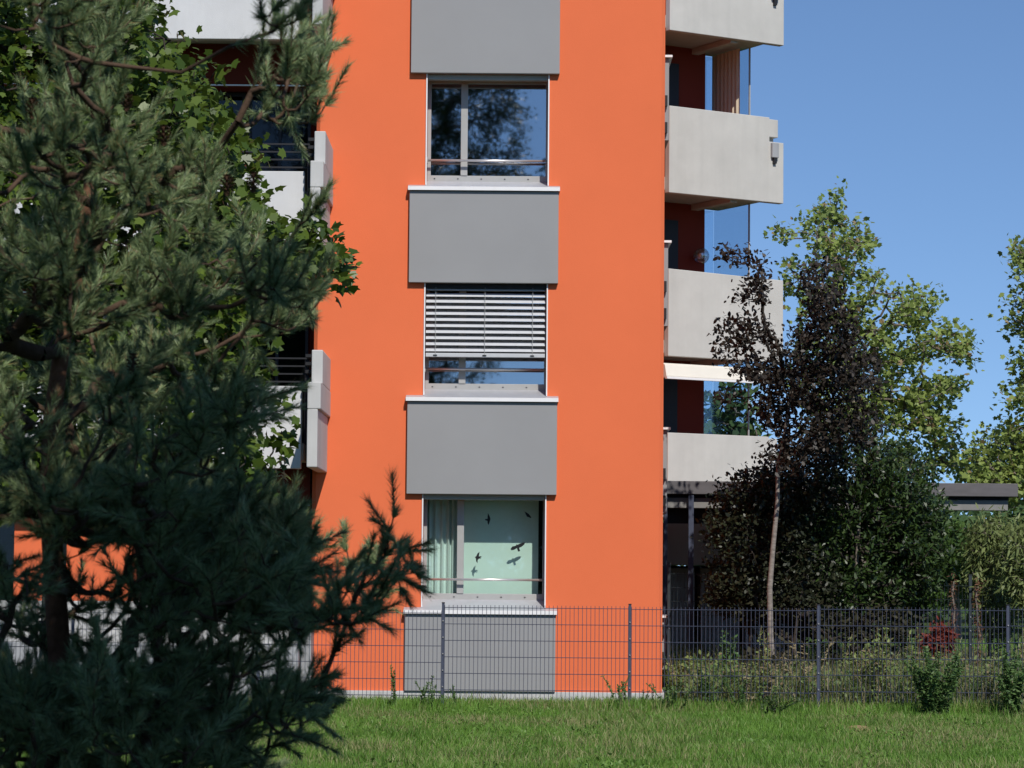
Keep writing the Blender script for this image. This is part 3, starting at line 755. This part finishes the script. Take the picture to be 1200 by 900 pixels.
# shoots with needles
S = []; Dd = []; Ls = []
for t in tp:
    p1 = par[t]; p2 = par[p1]
    d = unit(arr[t] - arr[p1]); up = np.array([0, 0, .45 if arr[t][2] > 2.35 else .08]) + r.normal(0, .25, 3)
    S.append(arr[t]); Dd.append(unit(d * .75 + up * 1.25)); Ls.append(r.uniform(.07, .13))
    S.append(arr[p1]); Dd.append(d); Ls.append(np.linalg.norm(arr[t] - arr[p1]))
    if r.random() < .5:
        S.append(arr[t]); Dd.append(unit(d + r.normal(0, .6, 3))); Ls.append(r.uniform(.05, .10))
S = np.array(S); Dd = np.array(Dd); Ls = np.minimum(np.array(Ls), .16)
tv, tf = tubes_np(S, S + Dd * Ls[:, None], np.full(len(S), .0028), np.full(len(S), .0018), 4); np_mesh('shoots', tv, [tf], M['twig_pine'], pine)
NP_ = 130; n = len(S)
q = r.random((n, NP_)) ** .85; P = S[:, None] + Dd[:, None] * (q * Ls[:, None])[..., None]
rv = r.normal(0, 1, (n, NP_, 3)); rv -= (rv * Dd[:, None]).sum(-1, keepdims=True) * Dd[:, None]; rv = unit(rv)
ang = r.uniform(.30, .95, (n, NP_, 1)) * (1.15 - .55 * q[..., None])
nd = Dd[:, None] * np.cos(ang) + rv * np.sin(ang) + np.array([0, 0, -.05])
nl = r.uniform(.030, .052, (n, NP_, 1)); tipp = P + unit(nd) * nl
sw = unit(np.cross(nd, r.normal(0, 1, (n, NP_, 3)))) * .00135
V = np.stack([P - sw, P + sw, tipp], 2).reshape(-1, 3)
np_mesh('needles', V, [np.arange(len(V)).reshape(-1, 3)], M['needle'], pine)
def cone(x, y, Y):
    c = at(x, y, Y); mb = MB(); rr = random.Random(x)
    for k in range(7):
        z = -.028 + k * .009; rad_ = .019 * math.sin(math.pi * (k + .9) / 8.2) + .003
        for j in range(8):
            a = j * math.pi / 4 + k * .4; x_, y_ = math.cos(a), math.sin(a)
            mb.quad((c.x + x_ * .004, c.y + y_ * .004, c.z + z), (c.x + x_ * rad_ - y_ * .006, c.y + y_ * rad_ + x_ * .006, c.z + z + .006), (c.x + x_ * rad_ * 1.15, c.y + y_ * rad_ * 1.15, c.z + z + .009), (c.x + x_ * rad_ + y_ * .006, c.y + y_ * rad_ - x_ * .006, c.z + z + .006))
    mb.tube((c.x, c.y, c.z - .028), (c.x, c.y, c.z + .036), .006, 6, .002)
    mb.build('cone', M['cone'], pine)
for x, y, d in ((113, 136, -.05), (86, 115, -.1), (148, 120, -.1), (192, 160, -.4), (266, 218, -.5), (297, 215, -.5), (40, 345, -.6), (156, 428, -.7), (38, 128, -.4), (305, 680, -.5)): cone(x, y, YP + d)

# --- maple between pine and building
mp_poly = [(-80, -60), (178, -60), (176, 5), (160, 40), (200, 45), (215, 75), (255, 85), (255, 120), (290, 160), (318, 210), (335, 262), (378, 268), (398, 300), (385, 322), (340, 318), (322, 345), (318, 400), (330, 450), (328, 520), (300, 552), (240, 560), (-80, 600)]
tips = tips_poly(mp_poly, 1150, 24.0, 1.7, [(112, 500, 16, 18), (140, 520, 12, 10), (232, 480, 12, 10), (325, 420, 26, 36), (40, 30, 14, 10), (318, 490, 34, 36), (325, 230, 24, 26), (330, 380, 20, 20), (290, 330, 15, 15)], 8)
tips += [tuple(at(x, y, 23.5)) for x, y in ((392, 312), (385, 300), (378, 290), (365, 275), (350, 300), (396, 320), (370, 318), (325, 470), (330, 505), (320, 530), (310, 545))]
tree('maple_tree', 'leafy green maple behind the pine and in front of the left balconies', 'maple tree',
     vpath([(60, 870), (60, 760), (65, 640), (75, 520), (90, 400), (100, 280), (105, 160), (100, 40), (95, -60)], 24.2), tips, M['maple'], M['bark'], .108, 22, .30, .13, .007, PALM, seed=5, droop=.5, limb_mat=M['dark_limb'])

# --- right side: purple-leaved tree with pale trunk
blobs = [(962, 335, 26, 34), (965, 375, 40, 40), (985, 415, 45, 35), (925, 410, 30, 34), (885, 395, 34, 24), (860, 380, 24, 14), (868, 345, 14, 16), (850, 298, 18, 9), (878, 303, 22, 9), (890, 330, 8, 22), (848, 405, 16, 10), (862, 430, 24, 12), (850, 462, 14, 8), (885, 440, 36, 22),
         (940, 450, 50, 34), (1000, 450, 34, 30), (950, 495, 55, 32), (900, 480, 26, 22), (1000, 495, 32, 28), (930, 530, 40, 24)]
tips = tips_blobs(blobs, 540, 35.6, .9, 21)
tree('purple_leaf_tree', 'dark purple leaved tree with a slim pale trunk behind the fence', 'tree',
     vpath([(908, 800), (903, 745), (902, 690), (906, 640), (911, 590), (912, 545), (921, 500), (930, 440), (950, 390), (965, 330), (970, 300)], 35.6), tips, M['purple'], M['bark_pale'], .082, 18, .20, .046, .005, OVAL, seed=6, start=3, below=.8, wob=.03, limb_mat=M['dark_limb'], droop=.3)

# --- dense green shrub behind it
blobs = [(985, 600, 85, 80), (1040, 560, 52, 48), (1055, 630, 55, 72), (1000, 525, 55, 34), (940, 650, 60, 60), (1030, 690, 62, 44), (1080, 600, 30, 52), (1000, 700, 60, 34), (1090, 650, 24, 40)]
tips = tips_blobs(blobs, 1150, 37.3, 1.0, 31)
tree('broadleaf_shrub', 'dense glossy green bush right of the pale trunk', 'shrub',
     vpath([(1000, 800), (1000, 740), (1002, 690), (1005, 640), (1008, 590), (1010, 550)], 36.9), tips, M['shrub'], M['bark'], .095, 20, .22, .05, .004, LANCE * [1.7, 1], seed=7, start=1, wob=.03, limb_mat=M['dark_limb'])
blobs = [(900, 570, 40, 40), (865, 570, 26, 24), (870, 620, 48, 48), (845, 610, 20, 26), (930, 600, 50, 60), (870, 670, 46, 40), (930, 680, 60, 45), (965, 560, 40, 40)]
tips = tips_blobs(blobs, 720, 36.6, .7, 35)
tree('dark_bush', 'broad near black green bush left of and behind the pale trunk', 'shrub',
     vpath([(880, 800), (880, 740), (884, 690), (890, 640), (895, 600)], 36.6), tips, M['bush_dk'], M['dark_limb'], .075, 20, .2, .04, .004, OVAL, seed=18, start=1, wob=.03)
blobs = [(850, 690, 28, 30), (880, 700, 40, 40), (930, 720, 50, 35), (985, 740, 50, 26), (1040, 735, 40, 26)]
tips = tips_blobs(blobs, 300, 36.6, .5, 33) + tips_blobs([(900, 778, 34, 14)], 60, 35.2, .25, 36)
tree('brown_shrub', 'low brownish bush hiding the foot of the pale trunk', 'shrub',
     vpath([(930, 800), (930, 760), (935, 720), (940, 690)], 36.2), tips, M['shrub_dk'], M['dark_limb'], .085, 16, .2, .04, .005, OVAL, seed=8, start=1)
blobs = [(1080, 650, 26, 40), (1090, 700, 26, 30), (1060, 710, 30, 25), (1115, 640, 15, 30)]
tips = tips_blobs(blobs, 200, 38.6, .5, 34)
tree('hedge_shrub', 'mid green leafy bush left of the rusty climbing stems', 'shrub',
     vpath([(1075, 790), (1078, 740), (1080, 700), (1082, 660)], 38.4), tips, M['hedge'], M['dark_limb'], .10, 16, .2, .04, .005, OVAL, seed=9, start=1)

# --- pale plane tree further back
blobs = [(975, 245, 20, 22), (960, 275, 38, 28), (915, 275, 16, 12), (995, 290, 36, 32), (1020, 330, 16, 30), (960, 330, 45, 40), (925, 325, 18, 25), (1000, 370, 34, 34), (1015, 420, 40, 40), (1060, 350, 20, 25), (1080, 360, 24, 30), (1060, 400, 40, 34), (1105, 400, 26, 26), (1128, 410, 14, 22),
         (1080, 440, 48, 34), (1120, 455, 20, 18), (1050, 470, 60, 34), (1090, 490, 40, 30), (1000, 480, 60, 40), (1110, 530, 40, 24), (1135, 545, 30, 20), (1060, 540, 60, 30), (960, 420, 40, 60)]
tips = tips_blobs(blobs, 480, 50, 2.2, 41)
tree('plane_tree', 'tall pale green plane tree against the sky behind the purple tree', 'tree',
     vpath([(1015, 770), (1015, 700), (1012, 630), (1010, 560), (1005, 500), (1000, 440), (990, 380), (980, 310), (975, 260)], 50), tips, M['plane'], M['bark'], .102, 24, .30, .12, .010, PALM, seed=10, start=3)
# --- tree cut by the right frame edge
blobs = [(1196, 300, 10, 18), (1195, 350, 16, 16), (1190, 378, 12, 12), (1200, 420, 10, 22), (1196, 470, 20, 18), (1190, 510, 26, 26), (1170, 540, 36, 26), (1215, 540, 40, 50), (1230, 440, 34, 60), (1240, 340, 40, 60), (1190, 570, 50, 26), (1150, 565, 30, 18)]
tips = tips_blobs(blobs, 420, 47, 1.6, 51)
tree('plane_tree', 'pale green tree cut off by the right edge of the picture', 'tree',
     vpath([(1240, 780), (1240, 700), (1238, 620), (1236, 540), (1234, 460), (1232, 380), (1230, 320)], 47), tips, M['plane'], M['bark'], .10, 22, .38, .11, .010, PALM, seed=12, start=2)
# --- willowy shrubs at the right
for i, (blobs, bx, Y, lab, sd) in enumerate((
        ([(1160, 640, 26, 36), (1150, 690, 18, 34), (1168, 622, 18, 14), (1170, 720, 18, 30)], 1160, 38.0, 'feathery light green willow bush left of the second right fence post', 61),
        ([(1195, 655, 22, 34), (1215, 622, 26, 18), (1215, 690, 30, 50)], 1210, 37.2, 'light green willow bush at the right edge below the canopy end', 62))):
    tips = tips_blobs(blobs, 300, Y, .6, sd)
    tree('willow_bush', lab, 'shrub', vpath([(bx, 800), (bx, 750), (bx + 2, 700), (bx + 3, 650), (bx + 4, 620)], Y), tips, M['willow'], M['bark'], .13, 14, .26, .035, .005, LANCE, seed=sd, start=1, droop=1.0)

# --- far trees closing the horizon
for i, (bx, Y, wpx, hpx, lab) in enumerate(((850, 66, 50, 245, 'distant green tree showing beneath the right balconies'), (1000, 82, 90, 110, 'distant round tree behind the plane tree'),
        (1120, 70, 60, 80, 'distant tree beyond the end of the canopy'), (1210, 78, 60, 100, 'distant tree beyond the right frame edge tree'))):
    tips = tips_blobs([(bx, 690 - hpx * .55, wpx, hpx * .5), (bx - wpx * .4, 690 - hpx * .35, wpx * .6, hpx * .35), (bx + wpx * .5, 690 - hpx * .4, wpx * .6, hpx * .35)], 330, Y, 3, 70 + i)
    tree('background_tree', lab, 'tree', vpath([(bx, 735), (bx, 700), (bx, 670), (bx, 690 - hpx * .6)], Y), tips, M['fir'], M['bark'], .30, 12, .7, .16, .02, OVAL, group='distant trees beyond the garden', seed=80 + i, start=1)
# hedge line on the horizon
r = np.random.default_rng(90); n = 26000
X = r.uniform(-60, 75, n); Yy = r.uniform(92, 97, n); Z = r.uniform(0, 1, n) * (4.2 + .9 * np.sin(X * .35) + .5 * np.sin(X * 1.1 + 1))
V, Fc = leaves_np(np.stack([X, Yy, Z], 1), r.normal(0, 1, (n, 3)), r.uniform(.35, .6, n), OVAL, r)
tag(np_mesh('distant_wood', V, [Fc], M['fir']), 'dark wooded edge along the horizon', 'wood', kind='stuff')

# --- trees behind the camera: the windows mirror them, one shades the pine, two are added to block sky light
def ball_tips(c, rx, ry, rz, n, seed):
    rr = random.Random(seed); out = []
    for _ in range(n):
        v = Vector((rr.gauss(0, 1), rr.gauss(0, 1), rr.gauss(0, 1))).normalized() * (rr.random() ** .38)
        out.append((c[0] + v.x * rx, c[1] + v.y * ry, c[2] + v.z * rz))
    return out
def backtree(lab, x, y, h, c, rr_, n, seed, lf=.26, per=12):
    tips = ball_tips(c, *rr_, n, seed)
    tree('broadleaf_tree', lab, 'tree', [(x, y, G + h * k / 7) for k in range(8)], tips, M['shrub'], M['bark'], lf, per, .5, .22, .015, OVAL, seed=seed, start=2, group='trees mirrored in the windows')
backtree('tall tree mirrored in the upper window glass', -5.2, -7, 18, (-3.5, -7, 12.6), (4.1, 2.4, 7.2), 1600, 101, .11, 55)
backtree('spreading tree whose shade falls on the pine', 3.3, -4.8, 12.6, (3.15, -4.8, 11.5), (2.75, 2.3, 2.6), 900, 102, .20, 20)
backtree('rounded tree mirrored in the lowest window', -3, -26, 8, (-4, -26, 5), (7, 3, 3.6), 380, 103, .5)
backtree('low tree mirrored at the right of the lowest window', 5, -30, 7, (6, -30, 4), (6, 3, 3.4), 340, 104, .5)

backtree('unseen tree added left of the pine to block sky light', -7.5, 2.5, 10, (-7.2, 2.5, 5.4), (3.6, 3.6, 5.0), 520, 105, .24, 20)  # out of view, added to cut sky fill on the lower pine
backtree('unseen tree added at the right to block sky light', 7.0, 0.0, 8, (7.0, 0, 4.0), (3.2, 3.0, 3.8), 460, 106, .24, 20)  # out of view, added to cut low sky light from this side
backtree('low bushy tree right behind the photographer', .5, -7.5, 4, (.5, -7.5, 2.4), (6.0, 1.6, 2.2), 520, 107, .2, 20)
# ================================================================== WEEDS AND SMALL PLANTS
def weed(px, Y, h, label, m=M['weed'], stems=7, spread=.12, leaf=.06, per=26, shape=LANCE * [2.0, 1], seed=1, name='weed_plant', cat='weed', group='weeds along the fence', stemm=None):
    r = np.random.default_rng(seed); c = at(px, 800, Y); c = np.array([c.x, Y, G]); h *= 1.1; per = int(per * 2.6); leaf *= .66
    root = empty(name, tuple(c), label, cat, group); A = []; B = []; P = []; D = []
    for s in range(stems):
        ax = r.normal(0, spread * .35, 2); top = c + np.array([*(ax + r.normal(0, spread, 2)), h * r.uniform(.6, 1.05)]); bot = c + np.array([*ax, 0.])
        mid = (bot + top) / 2 + np.array([*r.normal(0, spread * .3, 2), 0]); A += [bot, mid]; B += [mid, top]
        for a, b in ((bot, mid), (mid, top)):
            q = r.random((per // 2, 1)); P.append(a + (b - a) * q); D.append(r.normal(0, 1, (per // 2, 3)) * [1, 1, .6] + [0, 0, .35])
    V, Fc = tubes_np(np.array(A), np.array(B), np.full(len(A), .005), np.full(len(A), .004), 4); np_mesh('stems', V, [Fc], stemm or M['weed'], root)
    P = np.concatenate(P); D = np.concatenate(D)
    V, Fc = leaves_np(P, D, leaf * r.uniform(.5, 1.2, len(P)), shape, r); np_mesh('foliage', V, [Fc], m, root)
    return root
W_ = [
    (461, 31.0, .50, 'slim yellow green weed before the orange wall left of the grey panel', 3, .05, .06, 30, 'weed'),
    (500, 31.1, .38, 'leafy weed just left of the fence post by the grey panel', 7, .10, .05, 26, 'weed'),
    (531, 31.1, .34, 'leafy weed just right of the fence post by the grey panel', 4, .08, .05, 22, 'weed'),
    (725, 31.0, .46, 'bushy weed beside the fence post at the orange corner', 6, .09, .06, 30, 'weed'),
    (752, 31.4, .30, 'short weed right of the fence post at the orange corner', 5, .10, .05, 22, 'weed'),
    (788, 31.0, .38, 'spreading weed at the right foot of the tower', 9, .16, .06, 28, 'weed'),
    (826, 31.5, .60, 'tall leafy weed in front of the dark undercroft', 8, .12, .08, 30, 'weed'),
    (856, 32.6, .85, 'tallest spiky weed left of the pale trunk', 5, .10, .13, 26, 'weed'),
    (872, 31.2, .40, 'low weed clump below the pale trunk', 9, .16, .06, 26, 'weed'),
    (893, 31.6, .62, 'pale weed leaning in front of the pale trunk', 5, .12, .09, 24, 'dry'),
    (905, 30.7, .24, 'dark low weed clump in the lawn before the fence', 12, .18, .06, 26, 'shrub'),
    (940, 32.4, .80, 'dry straw coloured weed left of a fence post', 8, .16, .10, 20, 'dry'),
    (985, 32.4, .55, 'dull green weed right of a fence post', 9, .2, .07, 26, 'weed'),
    (1030, 32.6, .62, 'yellowing weed behind the fence', 10, .22, .08, 26, 'tallgrass'),
    (1095, 30.5, .78, 'round dark green weed bush standing in the lawn', 26, .17, .085, 60, 'weed'),
    (1188, 30.7, .72, 'dark green weed bush at the right edge before the fence', 22, .17, .085, 50, 'weed'),
    (1152, 31.9, .50, 'green weed behind the right fence panel', 14, .14, .05, 36, 'weed'),
    (1060, 32.2, .45, 'grassy weed in the pale patch behind the fence', 10, .2, .07, 26, 'tallgrass'),
    (345, 32.0, .42, 'weed before the grey base wall at left', 7, .14, .05, 26, 'weed'),
    (312, 32.0, .50, 'taller weed by the left fence post', 6, .12, .05, 26, 'weed'),
]
for i, (px, Y, h, lab, st, sp, lf, per, mm) in enumerate(W_):
    weed(px, Y, h, lab, M[mm], st, sp, lf, per, seed=200 + i, stemm=M['dry'] if mm in ('dry', 'tallgrass') else M['weed'])
# small red-leaved shrub
tips = tips_blobs([(1100, 752, 19, 12), (1104, 742, 10, 12), (1092, 760, 12, 8)], 90, 35.0, .25, 301)
tree('red_shrub', 'small bright red leaved shrub beside the rusty stems', 'shrub', vpath([(1101, 800), (1101, 780), (1102, 765), (1102, 755)], 35.0), tips, M['red'], M['dark_limb'], .07, 14, .12, .012, .003, OVAL, seed=301, start=1)
M['weed_lit'] = leafmat('sunlit_weed_leaves', (.12, .18, .04), (.27, .33, .11), .32, .5, .3, c3=(.26, .20, .12), share=.15)  # brighter copy of the weed green, sunlight put into the leaf colour
rr = random.Random(77)
for i in range(20):
    weed(rr.uniform(795, 1215), rr.uniform(31.7, 34.5), rr.uniform(.5, 1.0), 'slender weed in sunlit tone growing among the dry grass behind the right fence panels', M['weed_lit'], rr.randint(4, 9), rr.uniform(.08, .16), rr.uniform(.07, .11), 26,
         seed=500 + i, group='slender weeds behind the right fence panels', stemm=M['dry'])
# rusty dead climbers
for i, (px, Y, h, lab) in enumerate(((1118, 35.2, 1.62, 'rusty brown withered conifer stem right of the red shrub'), (1146, 35.6, 1.55, 'thinner rusty brown withered stem further right'))):
    r = np.random.default_rng(400 + i); c = at(px, 800, Y); root = empty('withered_stem', (c.x, Y, G), lab, 'dead plant', 'withered stems')
    pts = np.array([(c.x + .03 * math.sin(k * 1.3 + i) * (k % 3) / 2, Y, G + h * k / 9) for k in range(10)])
    V, Fc = tubes_np(pts[:-1], pts[1:], np.full(9, .016), np.full(9, .013), 6); np_mesh('stem', V, [Fc], M['bark'], root, True)
    q = r.random((460, 1)); P = np.stack([np.interp(q[:, 0] * h, pts[:, 2], pts[:, 0]), np.full(460, Y), q[:, 0] * h], 1) + r.normal(0, .025, (460, 3))
    V, Fc = leaves_np(P, r.normal(0, 1, (460, 3)) + [0, 0, -.5], r.uniform(.03, .07, 460), LANCE, r); np_mesh('dead_needles', V, [Fc], M['rust'], root)
